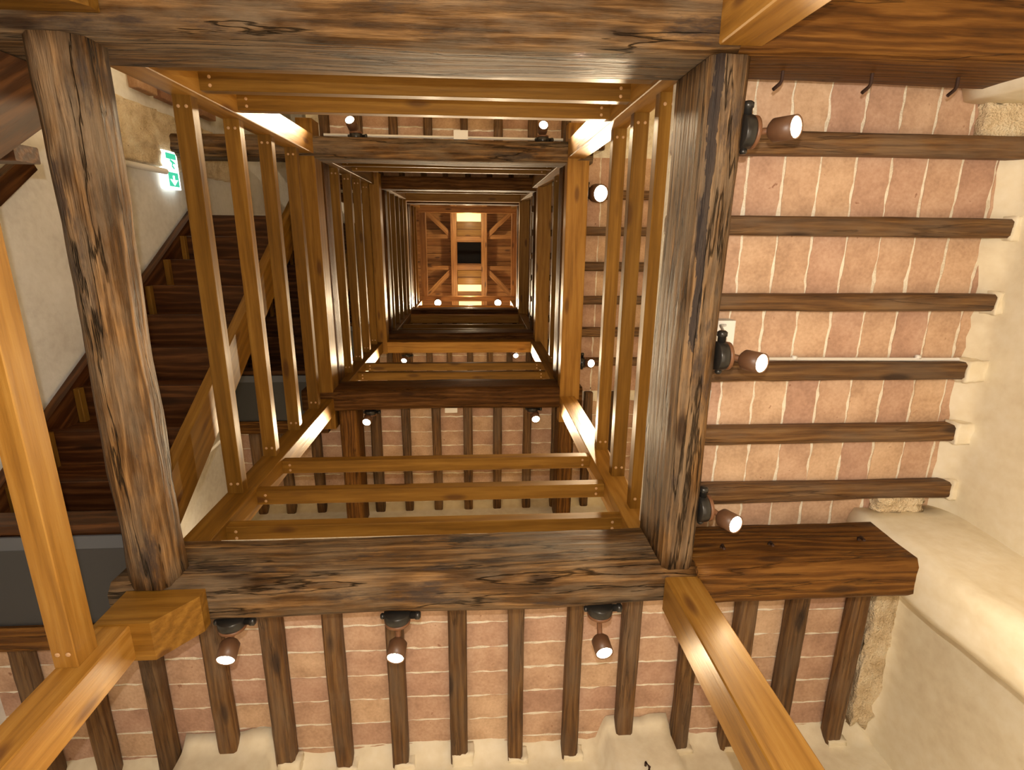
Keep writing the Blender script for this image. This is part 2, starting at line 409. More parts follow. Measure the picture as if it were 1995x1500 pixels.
fo = boxes_mesh('floor', [((XL - 0.3, YT - 0.3, FLOOR_Z - 0.2), (XR + 0.3, YB + 0.3, FLOOR_Z))], FLOORM); tag(fo, kind='structure')

# plaster corbels that carry the two big beams on the right wall
def corbel(lo, hi, seed):
    lo, hi = Vector(lo), Vector(hi); nx, ny, nz = 6, 6, 26
    V = []; Fc = []; idx = {}
    def vid(i, j, k):
        if (i, j, k) in idx: return idx[(i, j, k)]
        p = Vector((lo.x + (hi.x - lo.x) * i / nx, lo.y + (hi.y - lo.y) * j / ny, lo.z + (hi.z - lo.z) * k / nz))
        q = p.copy()
        nn = noise.noise_vector(p * 3.0 + Vector((seed, 0, 0))) * 0.022 + noise.noise_vector(p * 11 + Vector((0, seed, 0))) * 0.007
        q += Vector((nn.x, nn.y, 0))
        if i == 0 and j in (0, ny): q.x += 0.02
        idx[(i, j, k)] = len(V); V.append(q); return idx[(i, j, k)]
    for k in range(nz):
        for j in range(ny): Fc.append((vid(0, j, k), vid(0, j, k + 1), vid(0, j + 1, k + 1), vid(0, j + 1, k)))
        for i in range(nx):
            Fc.append((vid(i, 0, k), vid(i + 1, 0, k), vid(i + 1, 0, k + 1), vid(i, 0, k + 1)))
            Fc.append((vid(i, ny, k + 1), vid(i + 1, ny, k + 1), vid(i + 1, ny, k), vid(i, ny, k)))
    for i in range(nx):
        for j in range(ny):
            Fc.append((vid(i, j, nz), vid(i + 1, j, nz), vid(i + 1, j + 1, nz), vid(i, j + 1, nz)))
            Fc.append((vid(i, j + 1, 0), vid(i + 1, j + 1, 0), vid(i + 1, j, 0), vid(i, j, 0)))
    o = mk('trim', V, Fc, PLASTER, None, None, True); return tag(o, kind='structure')
corbel((1.97, 1.36, FLOOR_Z), (XR + 0.05, 1.62, 2.455), 1.0).name = 'trim_1'
corbel((2.09, -0.86, FLOOR_Z), (XR + 0.05, -0.58, 2.455), 5.0).name = 'trim_2'

# ---------------------------------------------------------------- ceilings: joists and terracotta tiles
TV = {}
def tile_mesh(L, Wd, var):
    key = (round(L, 3), round(Wd, 3), var)
    if key in TV: return TV[key]
    rnd = random.Random(hash((var, round(L * 100), round(Wd * 100))) & 0xffff)
    n = 14; V = []; Fc = []; h = 0.022
    sk = rnd.uniform(-0.004, 0.004)
    e0 = []; e1 = []
    o1, o2 = rnd.uniform(0, 50), rnd.uniform(0, 50)
    for i in range(n + 1):
        t = i / n; y = -L / 2 + L * t
        a = 0.010 * noise.noise(Vector((y * 13, o1, 0))) + 0.0045 * noise.noise(Vector((y * 70, o1, 3)))
        b = 0.010 * noise.noise(Vector((y * 13, o2, 0))) + 0.0045 * noise.noise(Vector((y * 70, o2, 3)))
        e0.append((-Wd / 2 + max(0.0008, 0.0058 + a) + sk * (t - .5), y)); e1.append((Wd / 2 - max(0.0008, 0.0058 + b) + sk * (t - .5), y))
    for (x, y) in e0: V.append((x, y, 0))
    for (x, y) in e1: V.append((x, y, 0))
    for (x, y) in e0: V.append((x, y, h))
    for (x, y) in e1: V.append((x, y, h))
    m = n + 1
    for i in range(n):
        Fc.append((i, i + 1, m + i + 1, m + i))
        Fc.append((i, 2 * m + i, 2 * m + i + 1, i + 1))
        Fc.append((m + i, m + i + 1, 3 * m + i + 1, 3 * m + i))
    Fc.append((0, m, 3 * m, 2 * m)); Fc.append((n, 2 * m + n, 3 * m + n, m + n))
    me = bpy.data.meshes.new('tile'); me.from_pydata(V, [], Fc); me.materials.append(TILE); me.update()
    TV[key] = me; return me
def panel(ceil, zt, along, bays, t0, t1, tw, phase, joists, jl0, jl1, keep=None, jw=0.085, jh=0.085, jmat=None, tilt=None):
    """along='x': joists run in x (bays stacked in y). bays: list of (c0,c1). tiles tw wide along the joist direction."""
    for (c0, c1) in bays:
        L = c1 - c0; s = t0 + phase + random.uniform(-0.012, 0.012)
        while s > t0 - tw * 0.5: s -= tw
        s += tw
        while s - tw < t1 - 0.02:
            mid = s - tw / 2
            if mid - tw / 2 > t0 - 0.01 and (keep is None or keep(mid, (c0 + c1) / 2)):
                me = tile_mesh(round(L, 2), tw, random.randrange(7))
                o = bpy.data.objects.new('tile', me)
                z = zt + random.uniform(0, 0.004)
                if along == 'x':
                    M = Matrix.Translation((mid, (c0 + c1) / 2, z)) @ Matrix.Rotation(random.uniform(-.008, .008), 4, 'Z')
                else:
                    M = Matrix.Translation(((c0 + c1) / 2, mid, z)) @ Matrix.Rotation(math.pi / 2 + random.uniform(-.008, .008), 4, 'Z')
                place(o, M, ceil)
            s += tw
    for j in joists:
        (p, q) = j if isinstance(j, tuple) else (j, j)
        ww = jw * random.uniform(0.9, 1.12)
        if along == 'x': timber('joist', (jl0, p, zt - jh / 2), (jl1, q, zt - jh / 2), ww, jh, jmat or JOIST, ceil, bev=0.012, rough=0.006)
        else: timber('joist', (p, jl0, zt - jh / 2), (q, jl1, zt - jh / 2), ww, jh, jmat or JOIST, ceil, bev=0.012, rough=0.006)
def mids(js): return [(js[i], js[i + 1]) for i in range(len(js) - 1)]
JR = [-0.72, -0.39, -0.055, 0.28, 0.605, 0.925, 1.235, 1.56]
JB = [-2.60, -2.28, -1.99, -1.67, -1.35, -1.055, -0.745, -0.435, -0.11, 0.20, 0.515, 0.82, 1.15, 1.445, 1.735, 2.075, 2.42]
for li, zt in enumerate(CEIL[:3]):
    slabs = [((0.88, -0.80, zt + 0.0045), (XR + 0.1, 1.52, zt + 0.14)), ((-1.49, 1.54, zt + 0.0045), (XR + 0.1, YB + 0.1, zt + 0.14)), ((XL - 0.1, 1.95, zt + 0.0045), (-1.49, YB + 0.1, zt + 0.14)),
             ((-1.5 if li else XL - 0.1, YT - 0.1, zt + 0.0045), (XR + 0.1, -0.80, zt + 0.14))]
    ces = [tag(boxes_mesh('ceiling', [b_], MORTAR), kind='structure') for b_ in slabs]
    z = zt
    kr = None if li == 0 else (lambda t, c: t < 1.75)
    panel(ces[0], z, 'x', mids(JR), 0.87, XR, 0.1645, 0.0, JR[1:-1], 0.84, XR + 0.02, kr)
    kb = None if li == 0 else (lambda t, c: t < 2.6)
    jb = JB if li == 0 else [x + 0.02 for x in JB]
    panel(ces[1], z, 'y', mids(jb)[3:], 1.56, YB, 0.160, 0.10, jb[4:-1], 1.56, YB + 0.02, kb, jw=0.09)
    panel(ces[2], z, 'y', mids(jb)[:3], 1.95, YB, 0.160, 0.03, jb[1:4], 1.95, YB + 0.02, kb, jw=0.09)
    if li:
        panel(ces[3], z, 'y', [b for b in mids(jb) if -1.4 < b[0] < 0.9], -1.45, -0.80, 0.160, 0.03, [x for x in jb if -1.4 < x < 1.2], YT, -0.78, None, jw=0.075)
    else:
        panel(ces[3], z, 'y', [b for b in mids(jb) if b[0] > 0.8], -1.3, -0.80, 0.160, 0.03, [x for x in jb if x > 0.8], -1.6, -0.78, None)
# fourth storey, seen end on only
zt = CEIL[3]
ce = boxes_mesh('ceiling', [((0.9, -0.8, zt + .01), (XR + .1, 1.5, zt + .12)), ((XL - .1, 1.5, zt + .01), (XR + .1, YB + .1, zt + .12)), ((-1.5, YT - .1, zt + .01), (XR + .1, -.8, zt + .12))], TILE); tag(ce, kind='structure')
for x in JB[1:-1]: timber('joist', (x, 1.5, zt - .03), (x, YB, zt - .03), .09, .08, JOIST, ce)

# plaster smeared round the joist ends and rough stone left bare in the corners
def lump(lo, hi, m, parent, seed, amp=0.012, n=6):
    lo, hi = Vector(lo), Vector(hi); V = []; Fc = []; idx = {}
    def vid(p):
        k = tuple(round(c, 4) for c in p)
        if k not in idx:
            q = Vector(p); nn = noise.noise_vector(q * 22 + Vector((seed, 0, 0))) * amp + noise.noise_vector(q * 60) * amp * .4
            idx[k] = len(V); V.append(q + nn)
        return idx[k]
    d = hi - lo
    for ax in range(3):
        u, v = (ax + 1) % 3, (ax + 2) % 3
        for side in (0, 1):
            for i in range(n):
                for j in range(n):
                    P = []
                    for a, b in ((i, j), (i + 1, j), (i + 1, j + 1), (i, j + 1)):
                        p = [0, 0, 0]; p[ax] = (lo, hi)[side][ax]; p[u] = lo[u] + d[u] * a / n; p[v] = lo[v] + d[v] * b / n; P.append(vid(p))
                    Fc.append(tuple(P) if side else tuple(reversed(P)))
    return mk('plaster_lump', V, Fc, m, None, parent, True)
WR = bpy.data.objects['wall_right']; WF = bpy.data.objects['wall_front']
for i, y in enumerate(JR[1:-1]):
    e = (0.0, 0.01, 0.0, 0.07, 0.05, 0.0)[i]
    lump((XR - e - .025, y - .052, CEIL[0] - .094), (XR + .04, y + .052, CEIL[0] - .01), PLASTER, WR, i, 0.010, 8)
for i, x in enumerate(JB[4:-1]):
    lump((x - .055 + .02, YB - .03 - .05 * (i % 3 == 1), CEIL[0] - .092), (x + .075, YB + .05, CEIL[0] - .01), PLASTER, WF, i + 20)
lump((2.20, -0.575, 2.415), (2.42, -0.43, 2.47), RUBBLE, WR, 31, 0.02, 8); lump((2.06, 1.275, 2.40), (2.30, 1.365, 2.47), RUBBLE, WR, 37, 0.02, 8)
lump((2.17, 1.66, 2.40), (2.34, 2.75, 2.475), RUBBLE, WR, 44, 0.025, 16)

# ---------------------------------------------------------------- old beams of each storey
ORD = ['lowest', 'second', 'third', 'fourth']
def beam(name, a, b, w_, h, m, label, rough=0.0, cat='beam', bev=0.012, group=None):
    o = timber(name, a, b, w_, h, m, None, bev=bev, rough=rough); return tag(o, label, cat, group)
# lowest storey
beam('old_beam', (-1.50, 1.485, 2.19), (0.955, 1.478, 2.19), 0.195, 0.37, OLD, 'big grey-brown weathered beam along the lower edge of the nearest well opening', 0.018, bev=0.035)
beam('old_beam', (0.955, 1.475, 2.17), (2.12, 1.475, 2.17), 0.20, 0.37, OLD_BROWN, 'reddish brown old beam with iron nails, running into the plaster pier at lower right', 0.012, bev=0.03)
beam('old_beam', (XL - .05, -0.705, 2.19), (0.90, -0.705, 2.19), 0.21, 0.37, OLD_SPLIT, 'wide cracked old beam across the top of the photo above the well', 0.018, bev=0.03)
beam('old_beam', (0.90, -0.715, 2.19), (XR + 0.05, -0.715, 2.19), 0.21, 0.38, OLD_BROWN, 'dark red-brown old beam at top right with three iron hooks under the tiles', 0.010, bev=0.03)
beam('old_beam', (0.875, -0.60, 2.19), (0.870, 1.39, 2.19), 0.140, 0.375, OLD_STAINED, 'grey weathered old beam with a dark stain, between the well and the tiled bays with the wall lamps', 0.015, bev=0.025)
# left one: a leaning log, thinner and rounder
lx = beam('old_log_beam', (-1.335, -0.60, 2.09), (-1.338, 1.40, 2.09), 0.185, 0.19, OLD, 'crooked round-edged old log with dark knots in front of the dark staircase', 0.018, bev=0.045)
DX = [0, 0.0, 0.06, 0.05]; DY = [0, 0, 0, 0.03]
for li in (1, 2, 3):
    z = LV[li]; dx, dy = DX[li], DY[li]; o_ = ORD[li]; h = 0.36
    zc = z + h / 2 + (0.02 if li > 1 else 0)
    beam('old_beam', (-1.62 + dx, 1.50 + dy, zc), (1.02 + dx, 1.49 + dy, zc), 0.20, h, OLD_DARK, 'dark old beam at the lower side of the %s well opening up the shaft' % o_, 0.010, bev=0.02)
    beam('old_beam', (XL - .05, -0.70 + dy, zc), (1.02 + dx, -0.70 + dy, zc), 0.17, h, OLD if li == 1 else OLD_DARK, 'old beam at the upper side of the %s well opening up the shaft' % o_, 0.010, bev=0.02)
    beam('old_beam', (0.88 + dx, -0.62 + dy, zc + .17), (0.88 + dx, 1.40 + dy, zc + .17), 0.16, h * .8, OLD_DARK, 'dark old beam at the right side of the %s well opening, above the varnished one' % o_, 0.008, bev=0.02)
    beam('old_beam', (-1.42 + dx, -0.62 + dy, zc + .22), (-1.42 + dx, 1.40 + dy, zc + .22), 0.16, h * .8, OLD_DARK, 'dark old beam at the left side of the %s well opening, above the varnished one' % o_, 0.008, bev=0.02)

for li in (1, 2):
    z = LV[li] + .19; dx = DX[li]
    beam('trimmer_beam', (0.885 + dx, 1.60, z), (0.885 + dx, YB + .05, z), 0.15, 0.32, OLD_BROWN, 'reddish trimmer beam from the lower right corner of the %s opening to the wall' % ORD[li], 0.008, bev=.02)
    beam('trimmer_beam', (-1.22 + dx, 1.60, z), (-1.22 + dx, YB + .05, z), 0.16, 0.32, OLD_BROWN, 'reddish trimmer beam from the lower left corner of the %s opening to the wall' % ORD[li], 0.008, bev=.02)

# ---------------------------------------------------------------- newel posts, rails, varnished carrier beams
CORN = {'lower left': (WX0, 1.48, -1, 1), 'lower right': (WX1, 1.48, 1, 1), 'upper left': (WX0, -0.65, -1, -1), 'upper right': (WX1, -0.65, 1, -1)}
NW = 0.15
def screws(parent, pts, d):
    for p in pts:
        lathe('screw', [(0, 0.0085), (0.002, 0.0085), (0.003, 0.006)], p, d, SCREW, parent, n=10)
for li in range(4):
    z0 = (LV[li] + (0.26 if li == 0 else 0.30)); dx, dy = DX[li], DY[li]
    z1 = (LV[li + 1] if li < 3 else 13.4)
    if li == 2: z1 = 10.75
    for cn, (cx, cy, sx, sy) in CORN.items():
        o = timber('corner_post', (cx + sx * NW / 2 + dx, cy + sy * NW / 2 + dy, z0), (cx + sx * NW / 2 + dx, cy + sy * NW / 2 + dy, z1), NW, NW, NEW_GOLD if li == 0 and cn != 'lower left' else NEW, None, bev=0.004)
        tag(o, 'square varnished corner post of the well, %s, rising from the %s beam frame' % (cn, ORD[li]), 'post')
    # rails
    zb = LV[li] - 2.0
    def rail(root, a, b, sc_, w_=0.09, h=0.07):
        r = timber('rail', a, b, w_, h, NEW, root, bev=0.003)
        if sc_ and li < 2:
            screws(r, sc_, (0, 0, -1))
        return r
    rt = empty('railing', (WX0 + dx, 0.4, zb + 3.0), 'four-bar varnished railing on the left side of the %s well opening' % ORD[li], 'railing', 'railings round the open well')
    for z in (3.02, 3.58, 4.10, 4.64):
        if z + zb > z1 - 0.1: continue
        x = -1.425 + dx; zz = z + zb
        rail(rt, (x, -0.65 + dy, zz + .035), (x, 1.48 + dy, zz + .035), [(x - .018, -0.60 + dy, zz), (x + .02, -0.60 + dy, zz), (x - .018, 1.42 + dy, zz), (x + .02, 1.42 + dy, zz)])
    rt = empty('railing', (WX1 + dx, 0.4, zb + 2.7), 'three-bar varnished railing on the right side of the %s well opening' % ORD[li], 'railing', 'railings round the open well')
    for z in (2.72, 3.15, 3.60):
        x = 0.905 + dx + (0.03 if li else 0); zz = z + zb - (0.15 if li == 1 else 0)
        rail(rt, (x, -0.65 + dy, zz + .035), (x, 1.48 + dy, zz + .035), [(x - .018, -0.60 + dy, zz), (x + .02, -0.60 + dy, zz), (x - .018, 1.42 + dy, zz), (x + .02, 1.42 + dy, zz)], w_=0.085)
    rt = empty('railing', (-0.3 + dx, 1.53, zb + 2.67), 'three-bar varnished railing on the lower side of the %s well opening' % ORD[li], 'railing', 'railings round the open well')
    for z in (2.66, 3.08, 3.53):
        y = 1.545 + dy; zz = z + zb
        rail(rt, (WX0 + dx, y, zz + .035), (WX1 + dx, y, zz + .035), [(WX0 + .05, y - .018, zz), (WX0 + .05, y + .02, zz), (WX1 - .05, y - .018, zz), (WX1 - .05, y + .02, zz)], w_=0.09)
    rt = empty('railing', (-0.3 + dx, -0.71, zb + 2.67), 'three-bar varnished railing on the upper side of the %s well opening' % ORD[li], 'railing', 'railings round the open well')
    for z in (2.62, 3.02, 3.46):
        y = -0.715 + dy; zz = z + zb
        rail(rt, (WX0 + dx, y, zz + .035), (WX1 + dx, y, zz + .035), [(WX0 + .05, y - .018, zz), (WX0 + .05, y + .02, zz), (WX1 - .05, y - .018, zz), (WX1 - .05, y + .02, zz)], w_=0.085)
def hb(a, b, w_, h, side, li):
    o = timber('carrier_beam', a, b, w_, h, NEW_GOLD if side == 'right' or li > 1 else NEW, None, bev=0.004)  # upper carriers take the lighter wood: lamp glow put into their colour
    tag(o, 'varnished carrier beam on the %s side of the %s well opening' % (side, ORD[li]), 'beam')
hb((-1.395, -0.92, 5.06), (-1.395, 1.78, 5.06), 0.13, 0.22, 'left', 1)
hb((0.895, -0.93, 5.02), (0.895, 1.74, 5.02), 0.19, 0.14, 'right', 1)
for li, zc in ((2, 7.86), (3, 10.84)):
    dx, dy = DX[li], DY[li]
    hb((-1.395 + dx, -0.8 + dy, zc), (-1.395 + dx, 1.65 + dy, zc), 0.13, 0.2, 'left', li)
    hb((0.895 + dx, -0.8 + dy, zc), (0.895 + dx, 1.65 + dy, zc), 0.19, 0.2, 'right', li)
    hb((-1.33 + dx, 1.56 + dy, zc), (0.80 + dx, 1.56 + dy, zc), 0.16, 0.2, 'lower', li)
    if li == 3: hb((-1.33 + dx, -0.73 + dy, zc), (0.80 + dx, -0.73 + dy, zc), 0.16, 0.2, 'upper', li)

# ground floor posts that carry the lowest frame
tag(timber('support_post', (0.888, 1.505, FLOOR_Z), (0.888, 1.505, 2.0), 0.15, 0.165, NEW_GOLD, bev=0.005), 'golden varnished post rising to the lower right corner of the nearest beam frame', 'post')
tag(timber('support_post', (0.897, -0.70, FLOOR_Z), (0.897, -0.70, 2.0), 0.155, 0.15, NEW_GOLD, bev=0.005), 'varnished post cut off by the top edge of the photo right of centre', 'post')
tag(timber('support_post', (-1.36, 1.488, FLOOR_Z), (-1.36, 1.488, 1.80), 0.125, 0.15, NEW_GOLD, bev=0.005), 'golden post at lower left, under the chamfered bracket block', 'post')
def bracket(x0, x1t, x1b, y0, y1, z0, z1, label):
    V = [(x0, y0, z0), (x1b, y0, z0), (x1b, y1, z0), (x0, y1, z0), (x0, y0, z1), (x1t, y0, z1), (x1t, y1, z1), (x0, y1, z1),
         (x1t, y0, z1 - 0.05), (x1t, y1, z1 - 0.05)]
    Fc = [(3, 2, 1, 0), (4, 5, 6, 7), (0, 1, 8, 5, 4), (2, 3, 7, 6, 9), (3, 0, 4, 7), (1, 2, 9, 8), (8, 9, 6, 5)]
    ox = Vector((x0, y0, z0)); V = [Vector(v) - ox for v in V]
    return tag(mk('bracket_block', V, Fc, NEW, Matrix.Translation(ox)), label, 'bracket')
bracket(-1.425, -1.115, -1.225, 1.405, 1.57, 1.80, 2.0, 'chamfered wooden bracket block under the beam at lower left')
bracket(-1.60, -1.15, -1.24, -0.86, -0.655, 1.84, 2.0, 'wooden bracket block under the beam at the top left edge of the photo')
# ground level guard rail butting on that post
gr = empty('guard_rail', (-1.38, 1.41, 1.6), 'thick golden rail running up the left edge of the photo to the lower left post', 'railing')
g1 = timber('rail', (-1.383, -0.5, 1.65), (-1.383, 1.412, 1.65), 0.078, 0.10, NEW_GOLD, gr, bev=0.003)
screws(g1, [(-1.40, 1.36, 1.60), (-1.366, 1.36, 1.60)], (0, 0, -1))

# ---------------------------------------------------------------- staircases (one flight per storey along the left wall)
def flight(dz, label, x_out=XL + 0.03, ys=0.0, sd=0.30, sm=None):
    k = 0.60; xi0, xi1 = -1.665, -1.60
    Y = lambda z: 2.858 - k * z + ys  # lower edge line of the strings (for the flight of the second storey)
    root = empty('staircase', (-2.0, 1.4, 2.46 + dz), label, 'staircase')
    za, zb = 2.42, (5.34 if ys else 5.35)
    def string(x0, x1, nm='string'):
        d = sd
        P = [(Y(za), za), (Y(zb), zb), (Y(zb) + d, zb), (Y(za) + d, za)]
        if ys: P = [(Y(za), za), (-0.59, (2.858 + ys + 0.59) / k), (-0.59, zb), (Y(zb) + d, zb), (Y(za) + d, za)]
        a = Vector((x0, P[0][0], P[0][1] + dz)); b = Vector((x0, P[1][0], P[1][1] + dz))
        ax = (b - a).normalized()
        Mx = Matrix((ax, Vector((1, 0, 0)), ax.cross(Vector((1, 0, 0))))).transposed().to_4x4(); Mx.translation = a
        inv = Mx.inverted(); V = []
        for x in (x0, x1):
            for (y, z) in P: V.append(inv @ Vector((x, y, z + dz)))
        n = len(P); mk(nm, V, [tuple(range(n - 1, -1, -1)), tuple(range(n, 2 * n))] + [(i, (i + 1) % n, n + (i + 1) % n, n + i) for i in range(n)], (sm or NEW) if x0 > -2 else STAIR, Mx, root)
    string(xi0, xi1); string(x_out, x_out + 0.06)
    for i in range(10):
        z = 2.45 + 0.295 * i
        if z > (4.6 if ys else 5.2): break
        y = Y(z) + 0.05
        box('tread', (x_out + .06, y, z + dz), (xi0, y + 0.25, z + 0.045 + dz), STAIR, root, bev=0.004)
        box('riser', (x_out + .06, y + 0.03, z + 0.045 + dz), (xi0, y + 0.055, z + 0.295 + dz), STAIR, root, bev=0.002)
        box('riser', (x_out + .06, y + 0.055, z + 0.16 + dz), (xi0, y + 0.075, z + 0.295 + dz), STAIR, root, bev=0.003)
        cl = box('cleat', (x_out + .06, y + 0.0, z - 0.05 + dz), (x_out + 0.095, y + 0.22, z - 0.004 + dz), NEW, root, bev=0.003)
    return root
flight(0.0, 'dark stained staircase seen from below behind the crooked log beam')
flight(-2.95, 'staircase side board at the top left edge of the photo, nearest flight', ys=-0.526, sd=0.45, sm=STAIR)
flight(2.95, 'dark staircase of the storey above, glimpsed behind the upper left railing')
flight(5.95, 'highest visible staircase, a dark sliver left of the third railing')
# landings at the foot of each flight
for li in range(3):
    dz = LV[li] - 2.0; z = 2.32 + dz
    lb = empty('landing', (-2.0, 1.6, z), 'stair landing of dark steel plate with wooden edge boards, left of the %s opening' % ORD[li], 'landing')
    box('steel_plate', (XL, 1.40, z), (-1.49, 1.80, z + 0.02), STEEL, lb)
    box('steel_edge', (XL, 1.335, z - 0.0), (-1.49, 1.40, z + 0.012), STEEL_EDGE, lb)
    box('front_board', (XL, 1.29, z + 0.02), (-1.49, 1.335, z + 0.16), STAIR, lb, bev=0.003)
    box('back_board', (XL, 1.80, z - 0.02), (-1.49, 1.93, z + 0.06), OLD_BROWN, lb, bev=0.004)
# brick and render patches on the left wall beside the flight
rp_ = wallp = None
def rough_patch(x0, y0, y1, z0, z1, m, seed):
    n = 36; V = []; Fc = []
    for j in range(n + 1):
        for i in range(n + 1):
            y = y0 + (y1 - y0) * i / n; z = z0 + (z1 - z0) * j / n
            e = 0 if i in (0, n) or j in (0, n) else 1
            V.append((x0 + e * (0.05 + 0.03 * noise.noise(Vector((y * 8, z * 8, seed))) + e * 0.02 * noise.noise(Vector((y * 25, z * 14, seed)))), y + (0.03 * noise.noise(Vector((z * 6, seed, 0))) if i in (0, n) else 0), z))
    for j in range(n):
        for i in range(n): Fc.append((j * (n + 1) + i, j * (n + 1) + i + 1, (j + 1) * (n + 1) + i + 1, (j + 1) * (n + 1) + i))
    o = mk('trim_3', V, Fc, m, None, None, True); return tag(o, kind='structure')
wp = rough_patch(XL - 0.01, -0.93, -0.50, 3.72, 6.2, RUBBLE, 3)
for i in range(6):
    for j in range(6):
        if random.random() < 0.25: continue
        y = -1.02 - i * 0.14; z = 3.9 + j * 0.32
        box('brick', (XL - 0.02, y - 0.10, z), (XL + 0.05 + random.uniform(0, .03), y, z + 0.26), BRICK, wp, bev=0.006)

a_ = ray(-20, 385); b_ = ray(54, 315); ta = (XL + 0.045) / a_.x; tb = (XL + 0.045) / b_.x
tag(timber('wall_handrail', a_ * ta, b_ * tb, 0.05, 0.10, STAIR, bev=0.004), 'dark sloping board on the left wall at the left edge of the photo', 'handrail')
q = ray(45, 300)
tag(timber('landing_board', (XL - .02, q.y * 2.3, 2.3), (-1.67, q.y * 2.3, 2.3), 0.06, 0.12, STAIR, bev=0.004), 'short dark board behind the log beam at the left edge of the photo', 'board')
# ---------------------------------------------------------------- lamps
def lamp(base, bdir, back, lens_, label, energy=12, r=0.040, br=0.058, lens_m=LENS, cone=150, group='brown cylinder spot lamps on the beams'):
    base, back, lens_ = Vector(base), Vector(back), Vector(lens_); bdir = Vector(bdir).normalized()
    root = empty('spot_lamp', base, label, 'lamp', group)
    q = br / 0.058
    lathe('mounting_box', [(0, br * .96), (0.004, br), (0.034 * q, br), (0.040 * q, br * .93)], base, bdir, BLACK, root)
    lathe('mounting_ring', [(0.040 * q, br * .93), (0.044 * q, br * .97), (0.054 * q, br * .95), (0.058 * q, br * .8)], base, bdir, COPPER, root)
    side = Vector((0, -1, 0)) if abs(bdir.x) > .5 else Vector((1, 0, 0))
    lathe('cable_gland', [(0, 0.016 * q), (0.022 * q, 0.016 * q), (0.024 * q, 0.020 * q), (0.040 * q, 0.020 * q), (0.046 * q, 0.012 * q)], base + bdir * 0.02 * q + side * br * .95, side, BLACK, root, n=12)
    lathe('cable_gland', [(0, 0.013 * q), (0.012 * q, 0.014 * q), (0.018 * q, 0.009 * q)], base + bdir * 0.02 * q - side * br * .95, -side, BLACK, root, n=12)
    d = (lens_ - back).normalized(); L = (lens_ - back).length
    tip = base + bdir * 0.055 * q
    tube('arm', [tip, (tip + back + d * 0.012) / 2, back + d * 0.015], 0.012 * q, COPPER, root)
    h = lathe('lamp_head', [(0, r * .45), (0.006, r * .75), (0.018, r), (L * .5, r), (L, r), (L, r * .90), (L - 0.004, r * .88)], back, d, HEAD, root, n=32)
    lathe('lamp_lens', [(0, r * .86), (0.002, r * .84), (0.003, 0.001)], back + d * (L - 0.004), d, lens_m, h, n=24)
    l = bpy.data.lights.new('bulb', 'SPOT'); l.energy = energy; l.color = WARM; l.spot_size = math.radians(cone); l.spot_blend = 0.6; l.shadow_soft_size = 0.03
    o = bpy.data.objects.new('bulb', l); z = -d
    Mx = z.to_track_quat('Z', 'Y').to_matrix().to_4x4(); Mx.translation = lens_ + d * 0.012
    place(o, Mx, h); tag(o)
    return root
G = 'brown cylinder spot lamps on the beams'
def L3(px, py, z): return onz(px, py, z)
# three on the outer face of the right beam
def rl(bz, b, bk, le, label):
    base = Vector((0.944, L3(*b, bz).y, bz))
    lamp(base, (1, 0, 0), L3(*bk, bz), L3(*le, bz - 0.085), label)
rl(2.04, (1466, 258), (1500, 255), (1552, 247), 'lit spot lamp at the upper end of the right grey beam, nearest the iron hooks')
rl(2.04, (1405, 693), (1445, 699), (1485, 708), 'lit spot lamp on the right grey beam by the white box and conduit')
rl(2.05, (1362, 990), (1402, 1005), (1434, 1022), 'lit spot lamp at the lower end of the right grey beam')
def bl(b, bk, le, label, bz=2.045):
    base = Vector((L3(*b, bz).x, 1.583, bz))
    lamp(base, (0, 1, 0), L3(*bk, bz), L3(*le, bz - 0.085), label)
bl((452, 1215), (451, 1246), (439, 1287), 'lit spot lamp under the lower beam, leftmost, beside the bracket block')
bl((775, 1215), (777, 1246), (770, 1283), 'lit spot lamp under the middle of the lower beam')
bl((1167, 1207), (1167, 1240), (1178, 1273), 'lit spot lamp under the lower beam, rightmost, near the golden post')
# second storey
def up(b, bdir, bz, bk, le, label, dz=0.10, e=40, r=.042, br=.055):
    lamp(L3(*b, bz), bdir, L3(*bk, bz), L3(*le, bz - dz), label, energy=e, r=r, br=br)
up((694, 270), (0, -1, 0), -0.795 / ray(694, 270).y, (690, 252), (681, 233), 'small lit lamp on the upper beam of the second opening, left one', e=75)
up((1057, 277), (0, -1, 0), -0.795 / ray(1057, 277).y, (1056, 258), (1059, 243), 'small lit lamp on the upper beam of the second opening, right one', e=55)
up((722, 799), (0, 1, 0), 5.05, (719, 810), (714, 823), 'small lit lamp under the lower beam of the second opening, left one', e=75)
up((1037, 793), (0, 1, 0), 5.05, (1041, 804), (1044, 817), 'small lit lamp under the lower beam of the second opening, right one', e=55)
up((1140, 376), (1, 0, 0), 5.15, (1158, 376), (1171, 377), 'bright lamp seen in the gap right of the varnished carrier beam, upper one', e=90, r=.08)
up((1130, 706), (1, 0, 0), 5.15, (1141, 706), (1152, 708), 'small lit lamp seen in the gap right of the varnished carrier beam, lower one', e=55)
up((792, 690), (0, 1, 0), 1.64 / ray(792, 690).y, (790, 695), (787, 703), 'tiny lit lamp below the lower beam of the third opening, left one', e=120)
up((1002, 682), (0, 1, 0), 1.64 / ray(1002, 682).y, (1003, 686), (1005, 693), 'tiny lit lamp below the lower beam of the third opening, right one', e=120)
up((853, 588), (0, 0, -1), 13.52, (853, 588), (853, 590), 'glaring lamp deep in the shaft under the hatch, left one', e=260, r=.09)
up((970, 588), (0, 0, -1), 13.52, (970, 588), (970, 590), 'glaring lamp deep in the shaft under the hatch, right one', e=260, r=.09)

